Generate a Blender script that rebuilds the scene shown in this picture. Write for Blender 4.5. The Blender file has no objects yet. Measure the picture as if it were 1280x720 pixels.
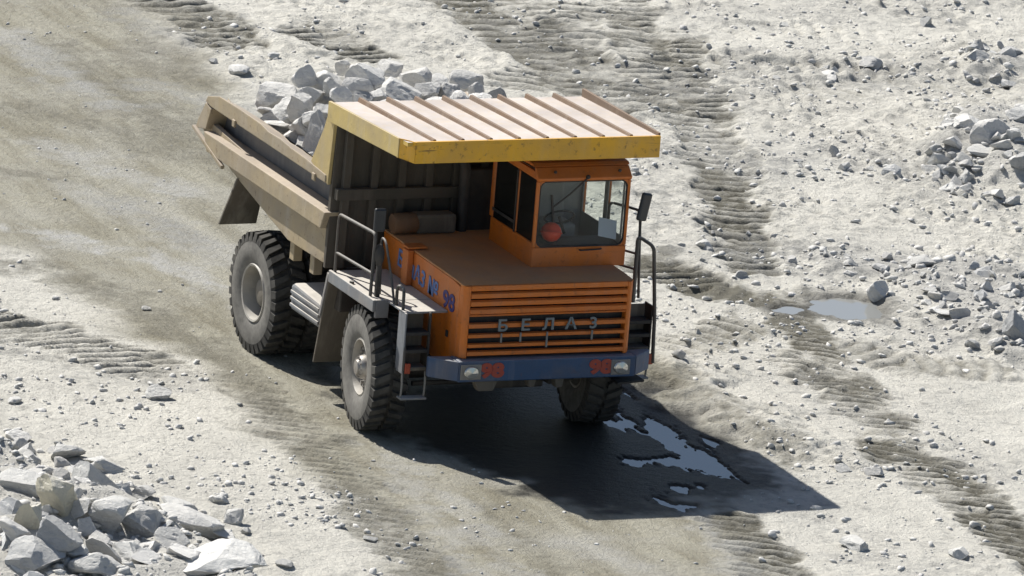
import bpy, bmesh, math, random
import numpy as np
from mathutils import Vector, Matrix

R = math.radians
scene = bpy.context.scene
col = scene.collection
random.seed(7)

# ------------------------------------------------------------------ camera
CPSI, CPHI, CROLL, CD, CS, CU, CV = .4212, .2535, .0803, 128.0, 98.9, 550.4, 346.0
_c = np.array([math.cos(CPHI)*math.cos(CPSI), -math.cos(CPHI)*math.sin(CPSI), math.sin(CPHI)])
_fw = -_c
_r0 = np.cross(_fw, [0, 0, 1]); _r0 /= np.linalg.norm(_r0)
_u0 = np.cross(_r0, _fw)
_r = math.cos(CROLL)*_r0 + math.sin(CROLL)*_u0
_u = -math.sin(CROLL)*_r0 + math.cos(CROLL)*_u0
_C = np.array([-1.5, 0, 1.5]) + _c*CD

def at(px, py, z=0.0):
    """where the line of sight through a pixel meets the level z"""
    v = _fw + (px-CU)/(CS*CD)*_r - (py-CV)/(CS*CD)*_u
    return _C + v*((z-_C[2])/v[2])

cam = bpy.data.cameras.new('camera')
cam_o = bpy.data.objects.new('camera', cam)
col.objects.link(cam_o)
M = Matrix((( _r[0], _u[0], _c[0], _C[0]), (_r[1], _u[1], _c[1], _C[1]), (_r[2], _u[2], _c[2], _C[2]), (0, 0, 0, 1)))
cam_o.matrix_world = M
cam.sensor_width = 36
cam.lens = CS*CD/1280*36
cam.shift_x = (640-CU)/1280
cam.shift_y = (CV-360)/1280
cam.clip_start = 1; cam.clip_end = 3000
scene.camera = cam_o

# ------------------------------------------------------------------ light
SUN_D = Vector((3.25, 1.33, -3.93)).normalized()
w = bpy.data.worlds.new('World'); scene.world = w; w.use_nodes = True
nt = w.node_tree
sky = nt.nodes.new('ShaderNodeTexSky'); sky.sky_type = 'NISHITA'; sky.sun_disc = False
sky.sun_elevation = math.asin(-SUN_D.z)
sky.sun_rotation = math.atan2(-SUN_D.x, -SUN_D.y)
sky.altitude = 800; sky.dust_density = 2.0
nt.links.new(sky.outputs[0], nt.nodes['Background'].inputs[0])
nt.nodes['Background'].inputs[1].default_value = .07
sun = bpy.data.lights.new('sun', 'SUN'); sun.energy = 5.0; sun.angle = R(.5); sun.color = (1, .965, .9)
sun_o = bpy.data.objects.new('sun', sun); col.objects.link(sun_o)
sun_o.rotation_euler = SUN_D.to_track_quat('-Z', 'Y').to_euler()
sun_o.location = (-20, -10, 40)
scene.view_settings.view_transform = 'Standard'
scene.view_settings.look = 'None'
scene.view_settings.exposure = .4
scene.view_settings.gamma = 1

# ------------------------------------------------------------------ helpers
def tag(o, label=None, cat=None, group=None, kind=None):
    if label: o['label'] = label
    if cat: o['category'] = cat
    if group: o['group'] = group
    if kind: o['kind'] = kind
    return o

class MB:
    """collects shapes; build() links them as ONE mesh object"""
    def __init__(s): s.bm = bmesh.new()
    def hexa(s, p):
        v = [s.bm.verts.new(q) for q in p]
        for f in ((3, 2, 1, 0), (4, 5, 6, 7), (0, 1, 5, 4), (1, 2, 6, 5), (2, 3, 7, 6), (3, 0, 4, 7)):
            s.bm.faces.new([v[i] for i in f])
        return s
    def box(s, x0, x1, y0, y1, z0, z1):
        return s.hexa([(x0, y0, z0), (x1, y0, z0), (x1, y1, z0), (x0, y1, z0), (x0, y0, z1), (x1, y0, z1), (x1, y1, z1), (x0, y1, z1)])
    def prism(s, pts, y0, y1, axis='y'):
        def P(a, b, t): return {'y': (a, t, b), 'x': (t, a, b), 'z': (a, b, t)}[axis]
        A = [s.bm.verts.new(P(a, b, y0)) for a, b in pts]; B = [s.bm.verts.new(P(a, b, y1)) for a, b in pts]
        n = len(pts)
        s.bm.faces.new(A); s.bm.faces.new(B[::-1])
        for i in range(n):
            s.bm.faces.new((A[i], B[i], B[(i+1) % n], A[(i+1) % n]))
        return s
    def bar(s, a, b, w, h, up=(0, 0, 1)):
        a = Vector(a); b = Vector(b); d = (b-a).normalized(); side = d.cross(Vector(up)).normalized(); u = side.cross(d)
        P = []
        for e in (a, b):
            for i, j in ((-1, -1), (1, -1), (1, 1), (-1, 1)):
                P.append(e+side*(w/2*i)+u*(h/2*j))
        return s.hexa(P)
    def tube(s, pts, r, n=8):
        pts = [Vector(p) for p in pts]; rings = []
        ref = Vector((.13, .31, .94))
        for i, p in enumerate(pts):
            d = (pts[min(i+1, len(pts)-1)]-pts[max(i-1, 0)]).normalized()
            if abs(d.dot(ref)) > .97: ref = Vector((.9, .3, .1))
            a = d.cross(ref).normalized(); b = d.cross(a)
            rings.append([s.bm.verts.new(p+a*(r*math.cos(t*2*math.pi/n))+b*(r*math.sin(t*2*math.pi/n))) for t in range(n)])
        for i in range(len(rings)-1):
            for t in range(n):
                s.bm.faces.new((rings[i][t], rings[i][(t+1) % n], rings[i+1][(t+1) % n], rings[i+1][t]))
        s.bm.faces.new(rings[0][::-1]); s.bm.faces.new(rings[-1])
        return s
    def lathe(s, prof, n=48, c=(0, 0, 0)):
        """profile of (radius, y) turned round the y axis"""
        rings = []
        for r, y in prof:
            rings.append([s.bm.verts.new((c[0]+r*math.cos(k*2*math.pi/n), c[1]+y, c[2]+r*math.sin(k*2*math.pi/n))) for k in range(n)])
        for i in range(len(rings)-1):
            for k in range(n):
                s.bm.faces.new((rings[i][k], rings[i][(k+1) % n], rings[i+1][(k+1) % n], rings[i+1][k]))
        return s
    def ball(s, c, r, sub=2, sc=(1, 1, 1)):
        bmesh.ops.create_icosphere(s.bm, subdivisions=sub, radius=1, matrix=Matrix.Translation(c) @ Matrix.Diagonal((r*sc[0], r*sc[1], r*sc[2], 1)))
        return s
    def build(s, name, mat, parent=None, bevel=0, smooth=None, loc=None):
        bmesh.ops.recalc_face_normals(s.bm, faces=s.bm.faces)
        me = bpy.data.meshes.new(name); s.bm.to_mesh(me); s.bm.free()
        if smooth:
            for p in me.polygons: p.use_smooth = True
            me.set_sharp_from_angle(angle=R(smooth))
        me.materials.append(mat)
        o = bpy.data.objects.new(name, me); col.objects.link(o)
        if parent: o.parent = parent
        if loc: o.location = loc
        if bevel:
            m = o.modifiers.new('bevel', 'BEVEL'); m.width = bevel; m.segments = 2; m.limit_method = 'ANGLE'; m.angle_limit = R(35)
        return o

def round_path(pts, r=.06, n=4):
    out = [Vector(pts[0])]
    for i in range(1, len(pts)-1):
        p = Vector(pts[i]); a = (Vector(pts[i-1])-p); b = (Vector(pts[i+1])-p)
        ra = min(r, a.length*.45); rb = min(r, b.length*.45)
        A = p+a.normalized()*ra; B = p+b.normalized()*rb
        for k in range(n+1):
            t = k/n
            out.append(A*(1-t)**2+p*2*t*(1-t)+B*t*t)
    out.append(Vector(pts[-1]))
    return out

def text_obj(name, s, mat, parent, mtx, size, sx=1.0, bold=0.0, extrude=.004):
    cu = bpy.data.curves.new(name, 'FONT'); cu.body = s; cu.size = size; cu.extrude = extrude; cu.offset = bold
    cu.align_x = 'CENTER'; cu.align_y = 'CENTER'
    tmp = bpy.data.objects.new(name, cu); col.objects.link(tmp)
    dg = bpy.context.evaluated_depsgraph_get()
    me = bpy.data.meshes.new_from_object(tmp.evaluated_get(dg))
    bpy.data.objects.remove(tmp)
    me.transform(mtx @ Matrix.Diagonal((sx, 1, 1, 1)))
    me.materials.clear(); me.materials.append(mat)
    me.name = name
    o = bpy.data.objects.new(name, me); col.objects.link(o); o.parent = parent
    return o

# ------------------------------------------------------------------ materials
class N:
    def __init__(s, name):
        s.m = bpy.data.materials.new(name); s.m.use_nodes = True
        s.t = s.m.node_tree; s.b = s.t.nodes['Principled BSDF']
        s.tc = s.t.nodes.new('ShaderNodeTexCoord')
    def n(s, typ, **k):
        x = s.t.nodes.new(typ)
        for a, b in k.items(): setattr(x, a, b)
        return x
    def l(s, a, b): s.t.links.new(a, b)
    def noise(s, scale, detail=5, rough=.6, stretch=None, obj=True):
        x = s.n('ShaderNodeTexNoise'); x.inputs['Scale'].default_value = scale; x.inputs['Detail'].default_value = detail; x.inputs['Roughness'].default_value = rough
        src = s.tc.outputs['Object']
        if stretch:
            mp = s.n('ShaderNodeMapping'); mp.inputs['Scale'].default_value = stretch[:3]
            if len(stretch) > 3: mp.inputs['Rotation'].default_value = (0, 0, stretch[3])
            s.l(src, mp.inputs[0]); src = mp.outputs[0]
        s.l(src, x.inputs['Vector'])
        return x.outputs['Fac']
    def ramp(s, f, a, b, va=0., vb=1.):
        x = s.n('ShaderNodeMapRange'); x.inputs[1].default_value = a; x.inputs[2].default_value = b; x.inputs[3].default_value = va; x.inputs[4].default_value = vb
        s.l(f, x.inputs[0]); return x.outputs[0]
    def math(s, op, a, b):
        x = s.n('ShaderNodeMath', operation=op)
        for i, v in enumerate((a, b)):
            if isinstance(v, (int, float)): x.inputs[i].default_value = v
            else: s.l(v, x.inputs[i])
        return x.outputs[0]
    def mix(s, f, a, b, mode='MIX'):
        x = s.n('ShaderNodeMix', data_type='RGBA', blend_type=mode)
        if isinstance(f, (int, float)): x.inputs[0].default_value = f
        else: s.l(f, x.inputs[0])
        for i, v in ((6, a), (7, b)):
            if isinstance(v, tuple): x.inputs[i].default_value = (*v, 1)
            else: s.l(v, x.inputs[i])
        return x.outputs[2]
    def attr(s, name):
        x = s.n('ShaderNodeAttribute', attribute_name=name); return x.outputs['Fac']
    def bump(s, h, strength, dist):
        x = s.n('ShaderNodeBump'); x.inputs['Strength'].default_value = strength; x.inputs['Distance'].default_value = dist
        s.l(h, x.inputs['Height']); s.l(x.outputs[0], s.b.inputs['Normal']); return x
    def up(s):
        g = s.n('ShaderNodeNewGeometry'); sp = s.n('ShaderNodeSeparateXYZ'); s.l(g.outputs['True Normal'], sp.inputs[0]); return sp.outputs[2]
    def set(s, color=None, rough=None, metal=None, spec=None):
        if color is not None:
            if isinstance(color, tuple): s.b.inputs['Base Color'].default_value = (*color, 1)
            else: s.l(color, s.b.inputs['Base Color'])
        if rough is not None:
            if isinstance(rough, (int, float)): s.b.inputs['Roughness'].default_value = rough
            else: s.l(rough, s.b.inputs['Roughness'])
        if metal is not None: s.b.inputs['Metallic'].default_value = metal
        if spec is not None: s.b.inputs['Specular IOR Level'].default_value = spec
        return s.m

def chipped(name, c, c2):
    k = N(name); return k.set(k.mix(k.ramp(k.noise(14, 5, .7), .4, .75, 0, .7), c, c2), .6)
DUST = (.42, .385, .335)
def painted(name, c, c2, dust=.5, dustcol=DUST, rough=.5, rust=.0, wear=0.25, metal=0, streak=0):
    """paint with worn patches and quarry dust lying on what faces up"""
    k = N(name)
    n1 = k.noise(2.2, 6, .65); n2 = k.noise(11, 5, .7); n3 = k.noise(3, 4, .7, (1, 1, .12))
    base = k.mix(k.ramp(n1, .35, .7), c, c2)
    base = k.mix(k.math('MULTIPLY', k.ramp(n3, .5, .75), wear), base, DUST)
    n4 = k.noise(1.1, 4, .6)
    base = k.mix(k.ramp(n4, .42, .66, 0, .45*wear+.12), base, (.30, .24, .18))
    if streak: base = k.mix(k.math('MULTIPLY', k.ramp(k.noise(6, 5, .7, (1, .18, 2.2)), .60, .68), streak), base, (.05, .035, .02))
    if rust: base = k.mix(k.math('MULTIPLY', k.ramp(n2, .58, .68), rust), base, (.09, .045, .022))
    d = k.math('MULTIPLY', k.ramp(k.up(), .3, .9), k.ramp(n2, .25, .7, dust*.75, min(1, dust*1.2)))
    dc = k.mix(k.ramp(n4, .35, .65), dustcol, tuple(q*.78 for q in dustcol))
    k.set(k.mix(d, base, dc), k.math('ADD', k.math('MULTIPLY', d, .35), rough), metal)
    k.bump(k.math('ADD', k.math('MULTIPLY', n2, .35), k.math('MULTIPLY', n1, 1.6)), .35, .025)
    return k.m

m_orange = painted('orange_paint', (.62, .165, .012), (.54, .135, .012), .12, (.3, .22, .15), .5, .35, .16, 0, .3)
m_hood_top = painted('dusty_hood_paint', (.60, .26, .08), (.54, .26, .11), .45, (.52, .32, .18), .8, .2, .2)
m_yellow = painted('yellow_paint', (.74, .39, .010), (.64, .34, .015), .18, (.5, .41, .30), .5, .6, .2, 0, .75)
m_yellowdust = painted('dusty_yellow_paint', (.50, .38, .13), (.44, .34, .14), .5, (.5, .43, .33), .6, .25, .5)
m_canopy = painted('dust_caked_canopy', (.60, .40, .06), (.55, .36, .06), 1.0, (.56, .515, .50), .8, .1, .4)
m_rib = painted('canopy_rib_paint', (.20, .13, .08), (.16, .11, .08), .35, (.34, .27, .22), .8, .1, .3)
m_body = painted('body_steel', (.36, .285, .175), (.27, .23, .165), .7, (.50, .43, .36), .7, .55, .5)
m_bodyshade = painted('body_shaded_steel', (.050, .045, .035), (.032, .029, .024), .2, DUST, .8, .3, .1)  # body steel with the shade under the canopy put into its colour
m_panel = painted('recess_steel', (.135, .135, .14), (.10, .10, .105), .4, DUST, .75, .3, .25)
m_blue = painted('blue_paint', (.018, .068, .165), (.022, .055, .12), .5, (.45, .44, .42), .5, .25, .25)
m_deck = painted('deck_plate', (.20, .21, .22), (.15, .16, .18), .95, (.62, .58, .52), .7, .2, .4)
m_steel = painted('grey_steel', (.22, .22, .21), (.16, .16, .155), .6, (.5, .48, .45), .6, .3, .4)
m_dark = painted('grimy_black', (.020, .020, .020), (.03, .028, .026), .12, (.2, .19, .17), .7, .1, .1)
m_khaki = painted('khaki_flap', (.10, .09, .07), (.07, .065, .055), .3, DUST, .85, 0, .4)
m_rail = painted('rail_tube', (.035, .035, .035), (.06, .055, .05), .6, (.45, .43, .40), .5, .2, .2)
m_rim = painted('rim_paint', (.42, .40, .36), (.30, .29, .26), .3, DUST, .45, .2, .4)
m_hub = painted('hub_metal', (.45, .44, .42), (.25, .24, .23), .2, DUST, .38, .2, .25, .5)
m_hubdark = painted('rear_hub_metal', (.16, .15, .125), (.11, .105, .09), .3, DUST, .6, .2, .4)
m_letter = chipped('letter_grey', (.17, .20, .21), (0.132, 0.150, 0.156))
m_lblue = chipped('faded_blue_paint', (.12, .21, .46), (0.102, 0.156, 0.306))
m_navy = chipped('navy_number_paint', (.035, .028, .17), (0.051, 0.047, 0.132))
m_red = chipped('red_number_paint', (.36, .055, .03), (0.246, 0.063, 0.048))
m_interior = painted('cab_lining', (.34, .34, .325), (.28, .28, .27), .1, DUST, .8, 0, .1)
m_seat = painted('seat_vinyl', (.02, .02, .02), (.03, .03, .03), .1, DUST, .6, 0, .05)
m_helmet = N('red_plastic').set((.75, .045, .008), .4)
m_paper = N('paper').set((.62, .65, .70), .9)
m_lens = N('lamp_glass').set((.55, .55, .52), .12, .6)
m_reflect = N('reflector_red').set((.35, .05, .02), .25)
m_mirrorface = N('mirror_back').set((.012, .016, .022), .35)
m_grey_fab = N('white_rag').set((.6, .58, .55), .9)

k = N('tyre_rubber')
n1 = k.noise(9, 5, .7); n2 = k.noise(2.2, 3)
cz = k.mix(k.ramp(n1, .35, .7), (.020, .0195, .018), (.055, .051, .045))
cz = k.mix(k.ramp(n2, .4, .65, 0, .4), cz, (.13, .122, .105))
m_tyre = k.set(cz, .85); k.bump(n1, .25, .01)
k = N('tyre_sidewall'); n1 = k.noise(7, 5, .7)
m_side = k.set(k.mix(k.ramp(n1, .3, .7), (.10, .095, .086), (.21, .20, .18)), .9)

k = N('window_glass')
tr = k.n('ShaderNodeBsdfTransparent'); gl = k.n('ShaderNodeBsdfGlossy'); gl.inputs['Roughness'].default_value = .03
tr.inputs[0].default_value = (.92, .94, .93, 1)
lw = k.n('ShaderNodeLayerWeight'); lw.inputs[0].default_value = .5
frs = k.math('ADD', k.math('MULTIPLY', k.math('POWER', lw.outputs['Facing'], 5.0), .9), .014)
mx = k.n('ShaderNodeMixShader'); k.l(frs, mx.inputs[0]); k.l(tr.outputs[0], mx.inputs[1]); k.l(gl.outputs[0], mx.inputs[2])
df = k.n('ShaderNodeBsdfDiffuse'); df.inputs[0].default_value = (.45, .43, .4, 1)
mx2 = k.n('ShaderNodeMixShader'); k.l(k.ramp(k.noise(2.5, 4), .4, .8, .0, .012), mx2.inputs[0]); k.l(mx.outputs[0], mx2.inputs[1]); k.l(df.outputs[0], mx2.inputs[2])
k.l(mx2.outputs[0], k.t.nodes['Material Output'].inputs[0])
m_glass = k.m
k = N('dark_tinted_glass'); m_tint = k.set((.012, .012, .011), .2)

def stone(name, c, c2):
    k = N(name)
    n1 = k.noise(1.6, 6, .65); n2 = k.noise(9, 6, .7)
    oi = k.n('ShaderNodeObjectInfo')
    b = k.mix(k.ramp(n1, .35, .68), c, c2)
    b = k.mix(k.ramp(n2, .55, .70, 0, .4), b, (.32, .315, .30))
    b = k.mix(k.ramp(k.noise(2.6, 4, .7, (1, .3, 2.5)), .58, .66, 0, .3), b, (.42, .39, .32))
    b = k.mix(k.math('MULTIPLY', k.ramp(k.up(), .2, .9), k.ramp(n2, .3, .6, .15, .7)), b, (.76, .74, .69))
    v = k.n('ShaderNodeHueSaturation'); k.l(k.ramp(oi.outputs['Random'], 0, 1, .8, 1.12), v.inputs['Value']); k.l(b, v.inputs['Color'])
    k.set(v.outputs[0], .9, spec=.2)
    n3 = k.noise(28, 5, .75)
    k.bump(k.math('ADD', k.math('ADD', n2, k.math('MULTIPLY', n3, .4)), k.math('MULTIPLY', n1, 2.)), .75, .035)
    return k.m
m_white = stone('white_stone', (.72, .71, .685), (.62, .615, .60))
m_grey = stone('grey_stone', (.66, .66, .64), (.54, .54, .525))
m_tan = stone('tan_stone', (.66, .62, .50), (.55, .52, .42))
m_bluegrey = stone('bluish_stone', (.55, .56, .565), (.45, .46, .47))

# ------------------------------------------------------------------ noise in numpy
_rng = np.random.default_rng(5)
_tab = _rng.random((256, 256))
def vnoise(x, y):
    xi = np.floor(x).astype(int); yi = np.floor(y).astype(int); fx = x-xi; fy = y-yi
    fx = fx*fx*fx*(fx*(fx*6-15)+10); fy = fy*fy*fy*(fy*(fy*6-15)+10)
    a = _tab[xi & 255, yi & 255]; b = _tab[(xi+1) & 255, yi & 255]; c = _tab[xi & 255, (yi+1) & 255]; d = _tab[(xi+1) & 255, (yi+1) & 255]
    return (a*(1-fx)+b*fx)*(1-fy)+(c*(1-fx)+d*fx)*fy-.5
def fbm(x, y, scale, octv=4, gain=.5, ox=0):
    s = 0; a = 1; f = 1/scale
    for i in range(octv):
        s = s+a*vnoise(x*f+31.7*i+ox, y*f+11.3*i+ox*.7); a *= gain; f *= 2.03
    return s
def sstep(a, b, x):
    t = np.clip((x-a)/(b-a), 0, 1); return t*t*(3-2*t)

def px(pts, z=0.0): return np.array([at(u, v, z)[:2] for u, v in pts])
def polydist(x, y, P):
    """distance to a polyline, distance run along it, signed side"""
    best = np.full(x.shape, 1e9); along = np.zeros(x.shape); side = np.zeros(x.shape); run = 0
    for a, b in zip(P[:-1], P[1:]):
        d = b-a; L = np.hypot(*d); d = d/L
        t = np.clip((x-a[0])*d[0]+(y-a[1])*d[1], 0, L)
        qx = x-a[0]-d[0]*t; qy = y-a[1]-d[1]*t; q = np.hypot(qx, qy)
        m = q < best
        best = np.where(m, q, best); along = np.where(m, run+t, along); side = np.where(m, qx*d[1]-qy*d[0], side)
        run += L
    return best, along, side, run
def inpoly(x, y, P):
    """signed distance, positive inside"""
    c = np.zeros(x.shape, bool); n = len(P)
    for i in range(n):
        a = P[i]; b = P[(i+1) % n]
        hit = ((a[1] > y) != (b[1] > y)) & (x < (b[0]-a[0])*(y-a[1])/(b[1]-a[1]+1e-12)+a[0])
        c ^= hit
    d = polydist(x, y, np.vstack([P, P[:1]]))[0]
    return np.where(c, d, -d)

# ------------------------------------------------------------------ ground
ROAD = px([(-500, 120), (-200, -10), (60, -60), (190, 0), (250, 70), (320, 140), (560, 250), (760, 400), (850, 500), (905, 600), (990, 720), (1080, 830), (700, 900), (545, 720), (430, 610), (330, 520), (215, 440), (100, 365), (-60, 290), (-400, 200)])
# track marks: points, half width, rib spacing, rib height, darkness, depth
TRACKS = [
    ([(835, 40), (868, 120), (895, 200), (918, 275), (945, 345)], .42, .30, .030, .95, .03),
    ([(500, -60), (590, 5), (665, 50), (735, 95), (800, 150)], .80, .36, .017, 1., .03),
    ([(790, -10), (800, 90), (830, 140)], .38, .3, .03, .8, .02),
    ([(180, -20), (240, 20), (300, 70)], .6, .32, .03, .8, .02),
    ([(365, 35), (410, 52), (470, 85)], .5, .28, .03, .9, .02),
    ([(-80, 385), (0, 405), (90, 428), (215, 470)], .55, .26, .045, .6, .03),
    ([(985, 388), (1030, 440), (1075, 505), (1130, 540)], .36, .24, .025, 1., .03),
    ([(1100, 545), (1165, 595), (1230, 645), (1320, 730)], .45, .25, .03, 1., .03),
    ([(905, 640), (950, 690), (1010, 760)], .45, .24, .03, 1., .02),
    ([(815, 330), (880, 362), (985, 378)], .60, .30, .03, 1., .04),
    ([(1050, 430), (1130, 452), (1290, 462)], .45, .28, .016, .5, .02),
    ([(840, 52), (980, 42), (1120, 50), (1290, 84)], .42, .30, .012, .1, -.02),
    ([(870, 85), (1010, 88), (1140, 102)], .4, .28, .014, .5, .02),
    ([(840, 440), (900, 420), (960, 400)], .4, .28, .035, .6, .02),
    ([(985, 440), (1015, 475), (1050, 490)], .3, .24, .04, .6, .02),
    ([(300, 470), (400, 560), (500, 670), (560, 760)], .45, .24, .012, .3, .02),
    ([(640, 120), (720, 60), (700, 0)], .5, .3, .03, .5, .02),
    ([(1000, 130), (1100, 112), (1290, 118)], .5, .32, .012, .25, .0),
]
TRACKS = [(px(p), *r) for p, *r in TRACKS]
# darker or paler strokes: points, half width, amount
DARK = [([(-100, 130), (60, 140), (200, 180), (330, 215)], .6, .35), ([(60, 60), (110, 100), (200, 150), (260, 170)], .7, .4), ([(-100, 310), (60, 340), (170, 380), (290, 460), (360, 530)], .40, .45),
        ([(330, 490), (420, 580), (520, 700), (570, 770)], .40, .55), ([(150, 0), (230, 90), (270, 130)], .6, .35), ([(820, 335), (900, 365), (1000, 388)], .6, .9),
        ([(610, 640), (680, 700), (760, 760)], .35, .3), ([(0, 440), (120, 460), (210, 470)], .35, .25), ([(800, 90), (850, 150), (950, 330)], .6, .2), ([(560, 0), (800, 120)], .9, .25), ([(-60, 205), (100, 225), (260, 300)], .3, .35), ([(820, 470), (900, 515), (1000, 585)], .35, .5)]
PALE = [([(10, 285), (60, 292), (100, 300), (190, 318), (300, 380)], .30, .9), ([(60, 180), (140, 215), (230, 240)], .5, .7), ([(100, 240), (200, 270), (290, 330)], .6, .6), ([(200, 110), (300, 140), (340, 120)], .4, .5),
        ([(560, 620), (660, 740)], .25, .5), ([(470, 560), (600, 720)], .2, .5), ([(720, 680), (840, 730)], .4, .4), ([(870, 640), (930, 720)], .3, .6), ([(10, 40), (70, 90), (140, 130)], .4, .6), ([(240, 60), (160, 20)], .4, .4)]
DARK = [(px(p), *r) for p, *r in DARK]; PALE = [(px(p), *r) for p, *r in PALE]
GRIT = [([(860, 105), (980, 90), (1120, 100), (1300, 95)], .7, .8), ([(930, 205), (1050, 205), (1140, 215), (1300, 190)], .8, .9), ([(970, 325), (1080, 335), (1180, 350), (1300, 370)], 1.0, .9), ([(1100, 400), (1200, 420), (1300, 440)], .6, .8), ([(880, 30), (1000, 20), (1300, 15)], .7, .6), ([(800, 200), (870, 290), (1000, 320)], .6, .5),
        ([(960, 620), (1080, 690), (1200, 760)], .7, .5), ([(0, 440), (100, 465), (200, 480)], .4, .6), ([(1000, 480), (1150, 540), (1300, 600)], .6, .45), ([(640, 40), (800, 120), (850, 200)], 1.0, .5)]
WINDROW = px([(835, 462), (880, 500), (940, 535), (1000, 560)])
GRIT = [(px(p), *r) for p, *r in GRIT]
# rubble berms: crest outline in the picture, level, height
MOUNDS = [(px([(-700, 430), (-60, 515), (60, 560), (120, 588), (190, 625), (262, 655), (330, 705), (400, 800), (200, 1100), (-700, 1000)], .3), .42, .5),
          (px([(1130, 185), (1190, 152), (1300, 138), (1400, 150), (1400, 235), (1280, 240), (1160, 228)], .1), .32, .6),
          (px([(1190, 72), (1300, 52), (1400, 60), (1400, 100), (1200, 100)], .1), .14, .5),
          (px([(1000, 310), (1120, 318), (1300, 330), (1400, 350), (1400, 440), (1200, 420), (1090, 350), (1000, 345)], .05), .10, .4),
          (px([(1200, 395), (1400, 375), (1400, 440), (1240, 440)], .1), .08, .3)]
PUDDLES = [px([(1016, 375), (1040, 370), (1072, 372), (1094, 380), (1096, 396), (1060, 396), (1026, 390)]), px([(970, 386), (985, 383), (996, 386), (985, 390)])]
WETPUD = [px([(775, 478), (800, 498), (835, 532), (885, 560), (925, 585), (945, 608), (915, 606), (868, 590), (830, 580), (800, 587), (772, 582), (775, 570), (822, 566), (812, 545), (790, 505)]),
          px([(757, 515), (775, 500), (795, 528), (780, 534), (760, 532)]), px([(868, 548), (898, 546), (902, 560), (880, 566)]),
          px([(806, 628), (830, 614), (858, 608), (852, 616), (838, 622), (868, 630), (852, 637), (815, 636)])]
SHADEZONE = px([(400, 455), (480, 500), (640, 440), (800, 470), (900, 545), (975, 598), (960, 620), (800, 640), (735, 640), (640, 605), (560, 575), (480, 535)])  # truck's cast shadow, darkened into the ground colour
WL = -.022     # water level

def ground(x, y):
    road = sstep(-.55, .55, inpoly(x, y, ROAD)+fbm(x, y, 1.6, 4, .55, 3)*.9)
    rgh = .25+1.15*sstep(-.22, .28, fbm(x, y, 2.4, 3, .5, 83))
    h = fbm(x, y, 6., 3, .5, 1)*.16 + fbm(x, y, 1.3, 4, .55, 9)*(.08-.06*road) + (np.abs(fbm(x, y, .42, 4, .6, 4))*(.06-.05*road) + fbm(x, y, .16, 2, .6, 2)*(.05-.04*road))*rgh
    near = sstep(6.0, 2.5, np.hypot(np.maximum(np.abs(x+1.7)-3.2, 0), np.maximum(np.abs(y)-1.6, 0)))
    flat = np.maximum(near, road*.75)
    h = h*(1-flat*.8)
    dark = np.zeros(x.shape); pale = np.zeros(x.shape)
    edge = fbm(x, y, .5, 4, .6, 17)
    for P, hw, sp, rh, dk, dep in TRACKS:
        d, s, sd, L = polydist(x, y, P)
        m = sstep(hw+.12, hw-.1, d+edge*.32)*sstep(-.01, .3, s+edge*.4)*sstep(-.01, .3, L-s+edge*.4)
        patch = sstep(-.35, .05, fbm(x, y, .9, 3, .5, 23+hw*9))
        ph = (s+np.abs(sd)*.18*(sp > .27)+sd*.55*(sp < .27)+edge*.06)/sp+fbm(x, y, 1.4, 2, .5, 61)*.22
        fr = ph-np.floor(ph)
        rib = 1-2*np.exp(-((fr-.5)/.19)**2)
        wear_ = .45+.75*sstep(-.30, .12, fbm(x, y, .55, 3, .6, 67+hw*5))
        rib = rib*wear_
        h = h*(1-.75*m) + m*(rib*rh*1.7*(.6+.4*patch)-dep)
        dark = np.maximum(dark, m*dk*(.45+.55*patch)*(.85-.25*rib))
    for P, hw, a in DARK:
        d = polydist(x, y, P)[0]; dark = np.maximum(dark, sstep(hw*1.5, hw*.1, d+edge*.6)*a)
    for P, hw, a in PALE:
        d = polydist(x, y, P)[0]; pale = np.maximum(pale, sstep(hw*1.4, hw*.2, d+edge*.5)*a)
    grit = np.zeros(x.shape)
    for P, hw, a in GRIT:
        d = polydist(x, y, P)[0]; grit = np.maximum(grit, sstep(hw*1.6, hw*.2, d+edge*1.1)*a)
    h = h + grit*(1-flat)*np.abs(fbm(x, y, .25, 3, .6, 55))*.05
    d = polydist(x, y, WINDROW)[0]; h = h+.15*sstep(.85, .1, d+edge*.9)*(1+edge*.9)
    mound = np.zeros(x.shape)
    for P, hh, ramp in MOUNDS:
        q = inpoly(x, y, P)+fbm(x, y, .8, 3, .5, 31)*.25
        m = sstep(-.05, ramp, q); mound = np.maximum(mound, m)
        h = h + m*(hh+fbm(x, y, 1.1, 3, .5, 13)*hh*.9)
    wet_shade = sstep(-.25, .35, inpoly(x, y, SHADEZONE)+edge*.6)  # painted truck shadow; puddle damp joins the same mask below
    pud = np.zeros(x.shape)
    shore = fbm(x, y, .28, 4, .62, 41); streak = fbm(x*.30+y*.05, y*1.25, .24, 4, .62, 47)
    for i, P in enumerate(PUDDLES+WETPUD):
        q = inpoly(x, y, P)+(shore*.12 if i < 2 else streak*.42+shore*.08-.13); pud = np.maximum(pud, sstep(-.12, .07, q))
        wet_shade = np.maximum(wet_shade, sstep(-.45, .0, q)*(.7 if i < 2 else .8))
        if i < 2: h = np.where((q > -1.1) & (mound < .3), np.maximum(h, WL+.006), h)
    h = np.where((wet_shade > .02) & (mound < .3), np.maximum(h*(1-.6*wet_shade), WL+.006)+.008*np.abs(shore)*1., h)
    h = h*(1-pud)+pud*(WL-.03)
    return h, road, dark, pale, wet_shade, mound, grit

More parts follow.
